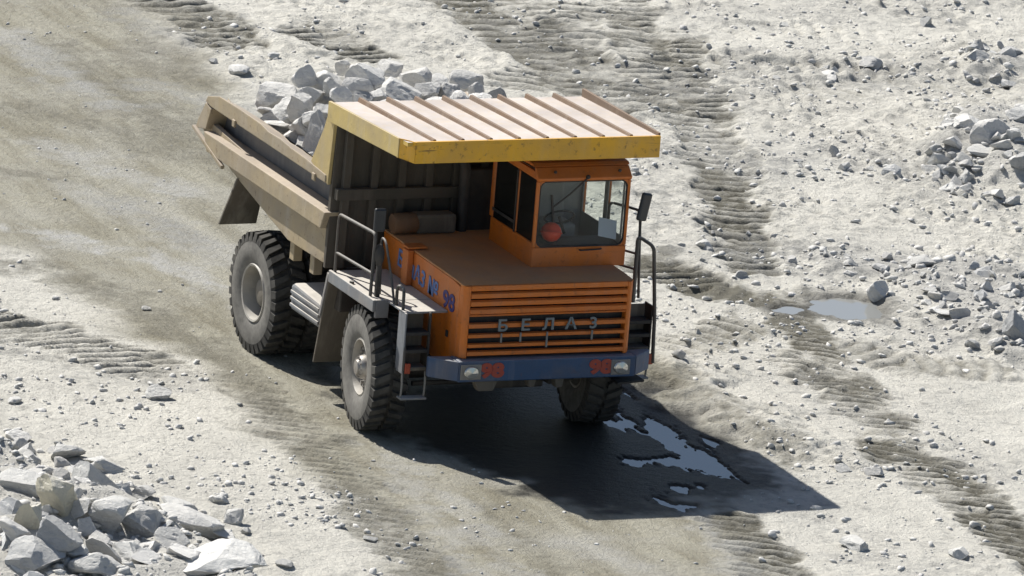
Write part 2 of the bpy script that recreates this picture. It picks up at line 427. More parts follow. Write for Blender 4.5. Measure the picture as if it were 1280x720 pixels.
def axis(lo, hi, step, far):
    a = list(np.arange(lo, hi, step)); s = step; p = a[-1]
    while p < far: s *= 1.35; p += s; a.append(p)
    s = step; p = a[0]; pre = []
    while p > -far: s *= 1.35; p -= s; pre.append(p)
    return np.array(pre[::-1]+a)
ca, sa = math.cos(-CPSI), math.sin(-CPSI)          # mesh axes: along and across the line of sight's heading
A = axis(-29, 9.5, .032, 900); B = axis(-9.5, 10.5, .04, 700)
GA, GB = np.meshgrid(A, B, indexing='ij')
GX = GA*ca-GB*sa; GY = GA*sa+GB*ca
H, road, dark, pale, wet_shade, mound, grit = ground(GX, GY)
me = bpy.data.meshes.new('ground')
na, nb = GA.shape
idx = np.arange(na*nb).reshape(na, nb)
quads = np.stack([idx[:-1, :-1], idx[1:, :-1], idx[1:, 1:], idx[:-1, 1:]], -1).reshape(-1, 4)
me.vertices.add(na*nb); me.vertices.foreach_set('co', np.stack([GX, GY, H], -1).astype(np.float32).ravel())
me.loops.add(quads.size); me.loops.foreach_set('vertex_index', quads.astype(np.int32).ravel())
me.polygons.add(len(quads)); me.polygons.foreach_set('loop_start', (np.arange(len(quads))*4).astype(np.int32))
me.polygons.foreach_set('use_smooth', np.ones(len(quads), bool))
me.update(calc_edges=True)
for nme, arr in (('road', road), ('dark', dark), ('pale', pale), ('wet_shade', wet_shade), ('mound', mound), ('grit', grit)):
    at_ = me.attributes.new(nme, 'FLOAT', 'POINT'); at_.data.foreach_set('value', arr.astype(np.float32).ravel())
k = N('quarry_ground')
n1 = k.noise(.55, 6, .62); n2 = k.noise(5, 7, .68); n3 = k.noise(22, 5, .7); n4 = k.noise(1.3, 6, .65, (.22, 1.5, 1, -.62))
pale_c = k.mix(k.ramp(n1, .32, .68), (.74, .715, .64), (.60, .58, .52))
pale_c = k.mix(k.ramp(n2, .52, .7, 0, .55), pale_c, (.44, .43, .40))
road_c = k.mix(k.ramp(n4, .38, .62), (.27, .248, .185), (.42, .398, .32))
road_c = k.mix(k.ramp(n1, .45, .7, 0, .6), road_c, (.46, .445, .395))
road_c = k.mix(k.ramp(n2, .55, .72, 0, .4), road_c, (.27, .25, .20))
c = k.mix(k.attr('road'), pale_c, road_c)
c = k.mix(k.ramp(k.math('ADD', k.attr('dark'), k.ramp(n2, .3, .7, -.25, .25)), .05, .8), c, (.165, .155, .122))
c = k.mix(k.math('MULTIPLY', k.attr('pale'), k.ramp(n2, .3, .7, .2, .9)), c, (.56, .56, .55))
c = k.mix(k.math('MULTIPLY', k.attr('mound'), .4), c, (.50, .49, .465))
c = k.mix(k.math('MULTIPLY', k.attr('grit'), k.ramp(n2, .38, .62, .0, 1.)), c, (.36, .355, .335))
c = k.mix(k.math('MULTIPLY', k.ramp(n3, .60, .70), .35), c, (.20, .195, .18))
c = k.mix(k.math('MULTIPLY', k.ramp(n3, .40, .30), .4), c, (.60, .585, .54))
wt = k.attr('wet_shade')
c = k.mix(wt, c, (.036, .034, .028))  # near-black for the painted truck shadow and for damp at the puddles
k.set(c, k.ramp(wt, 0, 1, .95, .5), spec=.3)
n5 = k.noise(9, 6, .75)
k.bump(k.math('ADD', n5, k.math('MULTIPLY', n3, .45)), .9, .10)
me.materials.append(k.m)
g = bpy.data.objects.new('ground', me); col.objects.link(g); tag(g, kind='structure')

def gh(x, y): return float(ground(np.array([x], float), np.array([y], float))[0][0])

# standing water
k = N('muddy_water'); k.set((.10, .105, .10), .05, spec=1.0); m_water = k.m
k = N('milky_water'); k.set((.25, .255, .245), .07, spec=.75); m_milky = k.m
def water(P, m_water, name='water'):
    lo = P.min(0)-.35; hi = P.max(0)+.35
    bm = bmesh.new()
    bm.faces.new([bm.verts.new((x, y, WL)) for x, y in ((lo[0], lo[1]), (hi[0], lo[1]), (hi[0], hi[1]), (lo[0], hi[1]))])
    m = bpy.data.meshes.new(name); bm.to_mesh(m); bm.free(); m.materials.append(m_water)
    o = bpy.data.objects.new(name, m); col.objects.link(o); tag(o, kind='structure'); return o
water(np.vstack(PUDDLES), m_milky); water(np.vstack(WETPUD), m_water)

# ------------------------------------------------------------------ the truck
truck = bpy.data.objects.new('dump_truck', None); col.objects.link(truck)
tag(truck, 'orange quarry dump truck with yellow canopy, loaded with broken white rock on the haul road', 'dump truck')

# chassis, axles and the running gear in the dark below
mb = MB()
for s in (-1, 1):
    mb.box(-4.9, 1.15, s*.48-.09, s*.48+.09, .82, 1.18)
for x in (-4.6, -3.0, -1.6, -.6, .7): mb.box(x-.08, x+.08, -.388, .388, .88, 1.12)
mb.build('chassis_frame', m_dark, truck, .01)
mb = MB(); mb.tube([(0, -1.2, .76), (0, 1.2, .76)], .13, 16); mb.build('axle', m_dark, truck, 0, 40)
mb = MB(); mb.tube([(-3.55, -1.3, .79), (-3.55, 1.3, .79)], .24, 20); mb.ball((-3.55, 0, .79), .42, 3)
mb.build('axle', m_dark, truck, 0, 40)
mb = MB(); mb.tube([(.35, -1.1, .66), (.35, 1.1, .66)], .035); mb.build('steering_rod', m_dark, truck, 0, 40)
for s in (-1, 1):
    mb = MB(); mb.tube([(-.02, s*.82, .7), (-.06, s*.78, 1.5)], .12, 14); mb.build('suspension_strut', m_dark, truck, 0, 40)
    mb = MB(); mb.tube([(-3.5, s*.66, .8), (-3.3, s*.62, 1.6)], .12, 14); mb.build('suspension_strut', m_dark, truck, 0, 40)
mb = MB(); mb.box(-.9, 1.0, -.36, .40, .74, 1.7); mb.box(-1.3, -.92, -.3, .34, .8, 1.5); mb.box(-2.6, -1.32, -.22, .22, .72, 1.3)
mb.build('engine', m_dark, truck, .03)
mb = MB(); mb.box(-1.34, -1.05, -1.55, 1.5, 1.2, 1.7); mb.box(-1.36, -1.1, .1, 1.45, 1.72, 3.0)
mb.build('bulkhead', m_dark, truck, .02)

# ---- wheels
def wheel(name, x, y, flip, steer, rear, visible=True):
    wroot = bpy.data.objects.new(name, None); col.objects.link(wroot); wroot.parent = truck
    wroot.location = (x, y, .785); wroot.rotation_euler = (0, random.uniform(0, 6), (math.pi if flip else 0)+steer)
    hw = .235
    t = MB()
    prof = [(.35, hw*.72), (.375, hw*.82), (.45, hw*.97), (.56, hw*1.02), (.66, hw*.99), (.715, hw*.93), (.735, hw*.85), (.742, 0), (.735, -hw*.85), (.715, -hw*.93), (.66, -hw*.99), (.56, -hw*1.02), (.45, -hw*.97), (.375, -hw*.82), (.35, -hw*.72)]
    t.lathe(prof, 72)
    nl = 32
    for s in (-1, 1):
        for kk in range(nl):
            a = (kk+(.5 if s > 0 else 0))*2*math.pi/nl
            def pt(rad, yy, da): return (rad*math.cos(a+da), yy, rad*math.sin(a+da))
            wd = .070; sk = .10; yo = s*hw*.98; yi = s*hw*.10
            ol = [pt(.665, s*hw*1.0, -wd*1.05), pt(.665, s*hw*1.0, wd*1.05), pt(.73, yi, wd*.8+sk), pt(.73, yi, -wd*.8+sk),
                  pt(.782, s*hw*.93, -wd*.8), pt(.782, s*hw*.93, wd*.8), pt(.797, yi, wd*.65+sk), pt(.797, yi, -wd*.65+sk)]
            t.hexa(ol)
    tyre = t.build('tyre', m_tyre, wroot, 0, 40)
    tyre.data.materials.append(m_side)
    for p in tyre.data.polygons:
        c = p.center; rr = math.hypot(c.x, c.z)
        if rr < .668: p.material_index = 1
    r = MB()
    if not rear:
        r.lathe([(.355, -hw*.66), (.372, -hw*.80), (.345, -hw*.84), (.325, -hw*.62), (.315, -.06), (.30, -.05), (.22, -.055), (.0, -.055)], 56)
        r.lathe([(.355, hw*.66), (.36, hw*.8), (.33, hw*.8), (.31, .05), (.0, .05)], 40)
        rim = r.build('rim', m_rim, wroot, 0, 35)
        hb = MB()
        hb.lathe([(.255, -.056), (.255, -.09), (.225, -.105), (.16, -.105), (.15, -.17), (.135, -.20), (.10, -.215), (.09, -.245), (.0, -.25)], 40)
        for kk in range(16):
            a = kk*2*math.pi/16
            c0 = Vector((.235*math.cos(a), -.09, .235*math.sin(a))); hb.tube([c0, c0+Vector((0, -.05, 0))], .021, 6)
        for kk in range(10):
            a = kk*2*math.pi/10
            c0 = Vector((.118*math.cos(a), -.19, .118*math.sin(a))); hb.tube([c0, c0+Vector((0, -.035, 0))], .014, 6)
        for kk in range(16):
            a = (kk+.5)*2*math.pi/16
            c0 = Vector((.305*math.cos(a), -.07, .305*math.sin(a))); hb.tube([c0, c0+Vector((0, -.045, 0))], .02, 6)
        hb.build('hub', m_hub, wroot, 0, 35)
    else:
        r.lathe([(.355, -hw*.66), (.385, -hw*.82), (.37, -hw*.93), (.345, -hw*.90), (.33, -hw*.6), (.325, .02), (.30, .05), (.29, .16), (.0, .18)], 56)
        rim = r.build('rim', m_rim, wroot, 0, 35)
        hb = MB(); hb.lathe([(.285, .158), (.275, .02), (.245, -.03), (.18, -.05), (.17, -.10), (.12, -.12), (.0, -.125)], 40)
        for kk in range(14):
            a = kk*2*math.pi/14
            c0 = Vector((.255*math.cos(a), -.005, .255*math.sin(a))); hb.tube([c0, c0+Vector((0, -.035, 0))], .018, 6)
        hb.build('hub', m_hubdark, wroot, 0, 35)
    return wroot
wheel('front_wheel', 0, -1.47, False, R(-7), False)
wheel('front_wheel', 0, 1.47, True, R(-7), False)
for yy, fl in ((-1.47, False), (-.96, False), (.96, True), (1.47, True)): wheel('rear_wheel', -3.55, yy, fl, 0, True)

# ---- dump body
XB = -1.42
mb = MB()
# lower side wall and floor, one open shell
low = [(XB, 1.73), (-2.7, 1.71), (-3.69, 1.90), (-4.72, 2.10), (-5.74, 2.38), (-5.62, 2.55), (XB, 2.2)]
for s in (-1, 1):
    mb.prism(low, s*1.62, s*1.54)
mb.prism([(XB+.004, 1.76), (-2.7, 1.74), (-3.69, 1.93), (-4.72, 2.13), (-5.76, 2.41), (-5.76, 2.47), (-4.72, 2.2), (-3.69, 2.0), (-2.7, 1.82), (XB+.004, 1.84)], -1.537, 1.537)
body = mb.build('dump_body', m_body, truck, .008)
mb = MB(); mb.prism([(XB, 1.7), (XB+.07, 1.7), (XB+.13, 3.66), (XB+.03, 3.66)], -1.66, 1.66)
mb.build('front_wall', m_bodyshade, body, .008)
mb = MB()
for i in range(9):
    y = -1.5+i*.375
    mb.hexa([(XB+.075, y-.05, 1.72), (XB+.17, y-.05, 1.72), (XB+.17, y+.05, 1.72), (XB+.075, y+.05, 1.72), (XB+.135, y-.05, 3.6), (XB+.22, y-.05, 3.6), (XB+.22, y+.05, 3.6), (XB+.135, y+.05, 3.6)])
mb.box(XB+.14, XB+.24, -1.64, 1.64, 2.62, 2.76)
mb.build('front_rib', m_bodyshade, body, .006)
for s in (-1, 1):
    mb = MB(); mb.prism([(XB, 2.14), (-5.62, 2.46), (-5.46, 2.72), (-5.05, 2.788), (XB, 2.788)], s*1.45, s*1.392); mb.build('side_panel', m_panel, body)
    mb = MB()      # box rail along the side
    mb.prism([(-1.30, 2.44), (-5.42, 2.44), (-5.30, 2.20), (-1.42, 2.20)], s*1.74, s*1.455)
    mb.build('side_rail', m_body, body, .012)
    mb = MB()      # turned-over top flange
    top = [(XB, 2.79), (-5.30, 2.79), (-5.50, 2.82), (-5.42, 2.91), (-5.04, 3.0), (-4.3, 3.01), (-3.62, 3.0), (-3.35, 2.965), (-2.95, 2.975), (-2.6, 2.95), (-2.1, 2.94), (XB, 2.90)]
    mb.prism(top, s*1.72, s*1.39)
    for q in mb.bm.verts:
        if abs(q.co.y) < 1.5 and q.co.z > 2.86: q.co.z -= .16
    for xx in (-4.45, -1.75): mb.box(xx-.05, xx+.05, s*1.722, s*1.75, 2.74, 2.84)
    mb.build('top_flange', m_body, body, .015)
    mb = MB()      # tail cheek and slanting rear edge
    mb.prism([(-5.44, 2.46), (-5.78, 2.40), (-5.72, 2.52), (-5.50, 2.80), (-5.30, 2.76)], s*1.71, s*1.40)
    mb.build('tail_cheek', m_body, body, .008)
    mb = MB()
    mb.bar((-5.80, s*1.725, 2.41), (-4.74, s*1.725, 2.13), .05, .05)
    mb.build('tail_edge', m_rail if 0 else m_body, body, .008)
    # gusset between side wall and canopy
    mb = MB(); mb.prism([(XB-.02, 2.80), (-1.95, 2.94), (-1.62, 3.45), (-1.50, 3.70), (XB+.13, 3.68), (XB+.05, 2.78)], s*1.705, s*1.66)
    mb.build('gusset', m_yellowdust, body, .006)
    # mud flap behind the rear wheels
    mb = MB(); mb.hexa([(-4.82, s*1.70, 1.36), (-4.78, s*1.70, 1.36), (-4.78, s*1.18, 1.36), (-4.82, s*1.18, 1.36), (-4.46, s*1.64, 2.06), (-4.42, s*1.64, 2.06), (-4.42, s*1.24, 2.06), (-4.46, s*1.24, 2.06)])
    mb.build('mud_flap', m_khaki, truck, .005)
    for xx in (-2.72, -2.05):
        mb = MB(); mb.box(xx-.07, xx+.07, s*1.42, s*1.54, 1.44, 1.72); mb.build('body_bracket', m_body, body, .008)

# ---- canopy over the cab
def cz_(x): return 3.835+(x+1.42)*.0395
mb = MB()
Y = 1.71
mb.hexa([(XB, -Y, cz_(XB)-.05), (.98, -Y+.02, cz_(1)-.05), (.98, Y, cz_(1)-.05), (XB, Y, cz_(XB)-.05), (XB, -Y, cz_(XB)), (.98, -Y+.02, cz_(1)), (.98, Y, cz_(1)), (XB, Y, cz_(XB))])
canopy = mb.build('canopy', m_canopy, truck, 0)
mb = MB()
mb.box(.983, 1.03, -1.60, Y, 3.67, 3.945)
# clipped front corners
mb.hexa([(.78, -1.715, 3.69), (.80, -1.69, 3.69), (1.03, -1.603, 3.67), (.985, -1.603, 3.67), (.78, -1.715, 3.935), (.80, -1.69, 3.935), (1.03, -1.603, 3.945), (.985, -1.603, 3.945)])
mb.build('front_lip', m_yellow, canopy, .006)
for s in (-1, 1):
    mb = MB()
    t = .0 if s < 0 else .07
    x1 = .78 if s < 0 else .98
    mb.hexa([(XB+.0, s*1.755, 3.60), (x1, s*1.725, 3.69), (x1, s*1.695, 3.69), (XB+.0, s*1.712, 3.60), (XB, s*1.755, cz_(XB)+.02+t*1.2), (x1, s*1.725, cz_(x1)+.01+t*.5), (x1, s*1.695, cz_(x1)+.01+t*.5), (XB, s*1.712, cz_(XB)+.02+t*1.2)])
    mb.build('side_lip', m_yellowdust if s < 0 else m_rib, canopy, .006)
for i in range(8):
    y = -1.71+.38*(i+1)
    mb = MB()
    mb.hexa([(XB, y-.035, cz_(XB)-.02), (.975, y-.035, cz_(.98)-.02), (.975, y+.035, cz_(.98)-.02), (XB, y+.035, cz_(XB)-.02), (XB, y-.018, cz_(XB)+.055), (.975, y-.018, cz_(.98)+.03), (.975, y+.018, cz_(.98)+.03), (XB, y+.018, cz_(XB)+.055)])
    mb.build('canopy_rib', m_rib, canopy, .004)
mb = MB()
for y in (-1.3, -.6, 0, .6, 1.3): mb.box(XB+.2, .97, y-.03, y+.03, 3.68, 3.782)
mb.build('underside_beam', m_bodyshade, canopy, .004)

# ---- hood
HL, HR = -.93, 1.39
mb = MB()
mb.prism([(-1.26, 1.05), (1.20, 1.05), (1.20, 2.13), (1.0, 2.16), (-1.26, 2.19)], HL, HL+.03)      # side panels
mb.prism([(-1.26, 1.05), (1.20, 1.05), (1.20, 2.13), (1.0, 2.16), (-1.26, 2.19)], HR-.03, HR)
# rounded front corners and frame of the nose
for s, y0 in ((1, HL), (-1, HR)):
    pl = [(1.20, y0), (1.29, y0+s*.015), (1.335, y0+s*.06), (1.335, y0+s*.10), (1.20, y0+s*.10)]
    mb.prism(pl, 1.24, 2.165, 'z')
mb.box(1.28, 1.337, HL+.1, HR-.1, 2.10, 2.17)
mb.box(1.28, 1.337, HL+.1, HR-.1, 1.775, 1.80)
hood = mb.build('hood', m_orange, truck, .01)
mb = MB(); mb.prism([(-1.26, 2.192), (1.0, 2.163), (1.26, 2.15), (1.30, 2.172), (1.0, 2.188), (-1.26, 2.215)], HL+.0, HR-.0)
mb.build('hood_top', m_hood_top, hood, .012)
for i in range(3):
    z = 2.085-i*.10
    mb = MB(); mb.prism([(1.30, z), (1.345, z-.02), (1.345, z-.075), (1.31, z-.085), (1.29, z-.085)], HL+.1, HR-.1)
    mb.build('louvre', m_orange, hood, .006)
mb = MB(); mb.box(1.18, 1.22, HL+.05, HR-.05, 1.25, 2.1)
mb.build('radiator', m_dark, hood)
for z, hh in ((1.655, .075), (1.525, .06), (1.40, .06), (1.30, .07)):
    mb = MB(); mb.prism([(1.29, z+hh/2), (1.345, z+hh*.35), (1.345, z-hh*.35), (1.29, z-hh/2)], HL+.1, HR-.1)
    mb.build('grille_bar', m_orange, hood, .006)
for y in (-.39, -.13, .23, .84):
    mb = MB(); mb.box(1.347, 1.362, y-.012, y+.012, 1.36 if y == .23 else 1.44, 1.56); mb.build('grille_bracket', m_steel, hood, .003)
FX = Matrix(((0, 0, 1, 0), (1, 0, 0, 0), (0, 1, 0, 0), (0, 0, 0, 1)))     # lettering on a face looking forward
SX = Matrix(((1, 0, 0, 0), (0, 0, -1, 0), (0, 1, 0, 0), (0, 0, 0, 1)))    # lettering on the side face
for ch, y in zip('БЕЛА3', (-.39, -.08, .23, .535, .84)):
    text_obj('grille_letter', ch, m_letter, hood, Matrix.Translation((1.372, y, 1.655)) @ FX, .20, 1.15, .004, .008)
text_obj('side_number', '98', m_navy, hood, Matrix.Translation((.90, HL-.006, 1.855)) @ SX, .30, 1.25, .007, .003)
text_obj('side_lettering', 'БелА3 №', m_lblue, hood, Matrix.Translation((-.10, HL-.006, 1.925)) @ Matrix.Rotation(R(5), 4, 'Y') @ SX, .29, 1.05, .006, .003)
mb = MB(); mb.box(-.44, -.27, HL-.09, HL-.003, 1.75, 2.20); mb.box(-.45, -.25, HL-.10, HL+.17, 2.222, 2.25)
mb.build('air_intake', m_orange, hood, .012)
# crank and latch bits on the hood side
mb = MB(); mb.box(.9, .96, HL-.02, HL-.004, 1.42, 1.5); mb.build('hood_latch', m_dark, hood, .004)
# air cleaner behind the hood
mb = MB(); mb.box(-1.2, -.95, -.62, -.08, 2.22, 2.46); ac = mb.build('air_cleaner', m_khaki, truck, .03)
mb = MB(); mb.lathe([(0, -.16), (.12, -.16), (.135, -.13), (.135, .13), (.12, .16), (0, .16)], 24, (-1.05, -.76, 2.34)); mb.build('filter_drum', painted('brown_drum_paint', (.16, .075, .03), (.12, .06, .03), .2, (.25, .19, .13), .8, .3, .2), ac, 0, 40)
mb = MB(); mb.tube([(-1.1, .05, 2.2), (-1.1, .05, 3.0), (-1.2, .05, 3.2)], .07, 12); mb.build('exhaust_pipe', m_dark, truck, 0, 40)

# ---- bumper
mb = MB()
mb.hexa([(1.15, -.97, .97), (1.45, -.97, .97), (1.45, 1.43, .97), (1.15, 1.43, .97), (1.15, -.97, 1.235), (1.45, -.97, 1.235), (1.45, 1.43, 1.235), (1.15, 1.43, 1.235)])
for s, y0 in ((-1, -.97), (1, 1.43)):
    y1 = y0+s*.30
    mb.prism([(1.15, y0+s*.002), (1.45, y0+s*.002), (1.19, y1), (1.12, y1)], .98, 1.232, 'z')
bumper = mb.build('bumper', m_blue, truck, .014)
for y0, y1 in ((-.93, -.69), (1.11, 1.33)):
    mb = MB(); mb.box(1.451, 1.47, y0-.02, y1+.02, 1.005, 1.20); hl = mb.build('headlight', m_steel, bumper, .012)
    mb = MB(); mb.lathe([(0, 0), (.08, .0), (.085, -.012), (.075, -.03), (0, -.045)], 24)
    o = mb.build('lens', m_lens, hl, 0, 40, (1.47, (y0+y1)/2, 1.10)); o.rotation_euler = (0, 0, R(90)); o.scale = (1.15, 1, .95)
for y in (-.52, .955):
    text_obj('bumper_number', '98', m_red, bumper, Matrix.Translation((1.454, y, 1.105)) @ FX, .235, 1.3, .014, .004)
for y, w_, hh in ((-.57, .2, .13), (.05, .07, .10), (.42, .08, .12)):
    mb = MB(); mb.prism([(y-w_*.8, .968), (y+w_*.8, .968), (y+w_*.5, .968-hh), (y-w_*.5, .968-hh)], 1.28, 1.42, 'x'); mb.build('tow_lug', m_khaki, bumper, .012)
mb = MB(); mb.hexa([(1.1, 1.25, .84), (1.36, 1.25, .84), (1.34, 1.62, .86), (1.1, 1.62, .86), (1.1, 1.25, .87), (1.36, 1.25, .87), (1.34, 1.62, .89), (1.1, 1.62, .89)]); 
mb.build('step_plate', m_dark, bumper, .006)

# ---- cab
CL, CR, CB, CF, CT = .26, 1.54, -.75, .64, 3.40
cab = bpy.data.objects.new('cab', None); col.objects.link(cab); cab.parent = truck
ZB = 2.2
mb = MB()
# front: sill, posts, header; rounded look comes from the bevel
def frame_front():
    mb.box(CF-.05, CF, CL, CR, ZB-.02, 2.44)
    mb.box(CF-.05, CF, CL, CL+.045, 2.442, 3.29); mb.box(CF-.05, CF, CR-.045, CR, 2.442, 3.29)
frame_front()
# header leaning back to the roof
mb.prism([(CF-.05, 3.292), (CF+.012, 3.292), (CF+.03, 3.33), (CF-.10, 3.45), (CF-.14, 3.45)], CL-.0, CR+.0)
# left wall (towards the hood): sill, posts, header
for y0, y1 in ((CL, CL+.04), (CR-.04, CR)):
    mb.box(CB+.05, CF-.053, y0, y1, ZB-.02, 2.50)
    mb.box(CB, CB+.10, y0, y1, 2.503, 3.30); mb.box(.02, .09, y0, y1, 2.503, 3.30)
    mb.box(CB, CF-.053, y0, y1, 3.303, 3.40)
mb.box(CB, CB+.05, CL+.043, CR-.043, ZB-.02, 3.40)
mb.build('cab_shell', m_orange, cab, .014)
mb = MB()
mb.prism([(CB-.05, 3.403), (CF-.10, 3.452), (CF-.16, 3.49), (CF-.5, 3.51), (CB+.1, 3.50), (CB-.06, 3.45)], CL-.02, CR+.02)
mb.build('roof', m_orange, cab, .03)
# rubber seal round the windscreen
mb = MB()
ya, yb, za, zb = CL+.047, CR-.047, 2.447, 3.287
rp = []
rad = .09
for cy, cz2, a0 in ((yb-rad, zb-rad, 0), (ya+rad, zb-rad, 90), (ya+rad, za+rad, 180), (yb-rad, za+rad, 270)):
    for j in range(7):
        a = R(a0+j*15); rp.append((cy+rad*math.cos(a), cz2+rad*math.sin(a)))
vo = []
for i, (a, b) in enumerate(rp): vo.append((a, b))
pts = [(CF-.015, a, b) for a, b in rp]; pts.append(pts[0]); pts.append(pts[1])
mb.tube(pts, .014, 6); mb.build('windscreen_seal', m_dark, cab, 0, 60)
# corner fillets of the windscreen opening
for cy, cz2, sy, sz in ((yb, zb, -1, -1), (ya, zb, 1, -1), (ya, za, 1, 1), (yb, za, -1, 1)):
    arc = [(cy+sy*rad*(1-math.cos(R(t))), cz2+sz*rad*(1-math.sin(R(t)))) for t in range(0, 91, 15)]
    mb = MB(); mb.prism([(cy, cz2)]+arc, CF-.045, CF-.004, 'x'); mb.build('corner_fillet', m_orange, cab)
mb = MB(); mb.prism(rp, CF-.022, CF-.016, 'x'); mb.build('windscreen', m_glass, cab)
for y0, y1 in ((CL+.012, CL+.018), (CR-.018, CR-.012)):
    for x0, x1 in ((CB+.105, .017), (.093, CF-.056)):
        mb = MB(); mb.box(x0, x1, y0, y1, 2.505, 3.298); mb.build('side_window', m_glass if y0 > 1 else m_tint, cab)
mb = MB(); mb.box(CB+.11, .015, CL-.012, CL-.003, 2.6, 2.64); mb.box(.05, .075, CL-.02, CL-.003, 2.5, 3.3)
mb.build('door_strip', m_dark, cab, .003)
# interior
mb = MB()
mb.box(CB+.053, CB+.075, CL+.045, CR-.045, ZB, 3.30)
mb.box(CB+.08, CF-.06, CL+.043, CL+.055, ZB, 2.55); mb.box(CB+.08, CF-.06, CR-.055, CR-.043, ZB, 2.55)
mb.box(CB+.08, CF-.1, CL+.045, CR-.045, 3.30, 3.40); mb.box(CB+.08, CF-.06, CL+.045, CR-.045, ZB-.02, ZB+.01)
mb.box(-.1, .3, CL+.058, CL+.11, 2.55, 3.2)
for x0, x1 in ((CB+.08, CB+.12), (.0, .11), (CF-.10, CF-.06)): mb.box(x0, x1, CR-.057, CR-.045, 2.552, 3.298)
mb.build('lining', m_interior, cab)
mb = MB(); mb.prism([(.57, ZB+.02), (.57, 2.44), (.42, 2.46), (.24, 2.47), (.18, 2.44), (.18, ZB+.02)], CL+.06, CR-.06); mb.build('dashboard', m_seat, cab, .02)
st = MB(); st.box(-.45, .0, .72, 1.14, 2.35, 2.55); st.prism([(-.5, 2.55), (-.38, 2.55), (-.44, 3.0), (-.56, 3.0)], .72, 1.14); st.build('seat', m_interior, cab, .04)
sw = MB(); ring = [(.0+.17*math.cos(a)*.5+.02, .88+.2*math.sin(a), 2.66+.17*math.cos(a)*.6) for a in np.linspace(0, 2*math.pi, 25)]
sw.tube(ring, .014, 6); sw.tube([(.02, .88, 2.66), (.2, .88, 2.5)], .02); sw.build('steering_wheel', m_seat, cab, 0, 60)
wp = MB(); wp.ball((CF+.03, .93, 3.345), .03, 2); wp.tube([(CF+.035, .93, 3.34), (CF+.03, .70, 3.13), (CF+.015, .47, 2.95)], .011, 6); wp.bar((CF+.012, .46, 3.12), (CF+.012, .51, 2.77), .022, .03, (1, 0, 0))
wp.build('wiper', m_dark, cab, 0, 50)
for y in (.5, 1.38):
    lm = MB(); lm.ball((CF-.02, y, 3.405), .022, 2); lm.build('marker_lamp', m_dark, cab)
hd = MB(); hd.tube(round_path([(-.1, CR+.003, 2.55), (-.1, CR+.05, 2.6), (-.1, CR+.05, 3.0), (-.1, CR+.003, 3.05)]), .012); hd.tube(round_path([(CF+.002, .9, 2.40), (CF+.03, .92, 2.40), (CF+.03, 1.18, 2.41), (CF+.002, 1.2, 2.41)], .02), .010)
hd.build('handle', m_dark, cab, 0, 50)

# ---- decks (fenders), flaps, ladders, rails
for s in (-1, 1):
    yo, yi = s*1.68, (HL-.005 if s < 0 else HR+.005)
    mb = MB()
    mb.box(-1.08, .36, min(yo, yi), max(yo, yi), 1.715, 1.745)
    yf = s*1.52
    mb.box(.363, .90, min(yf, yi), max(yf, yi), 1.715, 1.742)
    deck = mb.build('fender_deck', m_deck, truck, .006)
    mb = MB()
    mb.box(-1.09, .37, min(yo, yo+s*.04), max(yo, yo+s*.04), 1.60, 1.755)
    mb.box(.32, .37, min(s*1.5, s*1.678), max(s*1.5, s*1.678), 1.52, 1.755)
    mb.build('deck_edge', m_deck, deck, .01)
    mb = MB()
    mb.hexa([(-1.48, s*1.68, .45), (-1.44, s*1.68, .45), (-1.44, s*.98, .45), (-1.48, s*.98, .45), (-1.13, s*1.70, 1.71), (-1.085, s*1.70, 1.71), (-1.085, s*.98, 1.71), (-1.13, s*.98, 1.71)])
    mb.build('fender_flap', m_khaki, deck, .008)
    mb = MB(); mb.bar((-1.12, s*1.70, 1.70), (-1.30, s*1.70, 1.10), .03, .05, (1, 0, 0)); mb.build('flap_edge', m_deck, deck, .005)
# left ladder under the deck front, seen on the left of the picture
def ladder(x, y0, y1, ztop, zbot, name='ladder'):
    lr = bpy.data.objects.new(name, None); col.objects.link(lr); lr.parent = truck
    yo, yi = (y0, y1) if abs(y0) > abs(y1) else (y1, y0)
    s = math.copysign(1, yo)
    mb = MB(); mb.box(x-.20, x+.03, min(yo, yo-s*.02), max(yo, yo-s*.02), zbot+.32, ztop); mb.build('side_plate', m_deck if s < 0 else m_dark, lr, .006)
    mb = MB(); mb.box(x-.02, x+.03, min(yi, yi+s*.026), max(yi, yi+s*.026), zbot+.28, ztop); mb.build('stringer', m_dark, lr, .006)
    mb = MB(); mb.box(x-.20, x-.17, min(yo-s*.022, yi+s*.027), max(yo-s*.022, yi+s*.027), zbot+.3, ztop-.03); mb.build('back_plate', m_khaki, lr)
    n = 3
    for i in range(n):
        z = zbot+.36+i*(ztop-zbot-.42)/n
        mb = MB(); mb.box(x-.168, x+.035, min(yo-s*.022, yi+s*.027), max(yo-s*.022, yi+s*.027), z, z+.045); mb.build('tread', m_dark if i else m_khaki, lr, .005)
    for yy in (yo-s*.02, yi+s*.02):
        mb = MB(); mb.tube(round_path([(x, yy, zbot+.34), (x+.02, yy, zbot+.18), (x, yy, zbot+.02)], .1), .014); mb.build('hanger_rod', m_steel, lr, 0, 50)
    mb = MB(); mb.box(x-.08, x+.06, min(yo, yi), max(yo, yi), zbot-.01, zbot+.015); mb.build('bottom_step', m_deck, lr, .005)
    return lr
lad = ladder(.93, -1.52, -1.17, 1.735, .64)
mb = MB(); mb.box(.964, .99, -1.49, -1.42, .97, 1.10); mb.build('reflector', m_reflect, lad, .005)
lad2 = ladder(.93, 1.46, 1.84, 1.735, .80)
mb = MB(); mb.box(.964, .99, 1.80, 1.88, .98, 1.12); mb.build('reflector', m_reflect, lad2, .005)

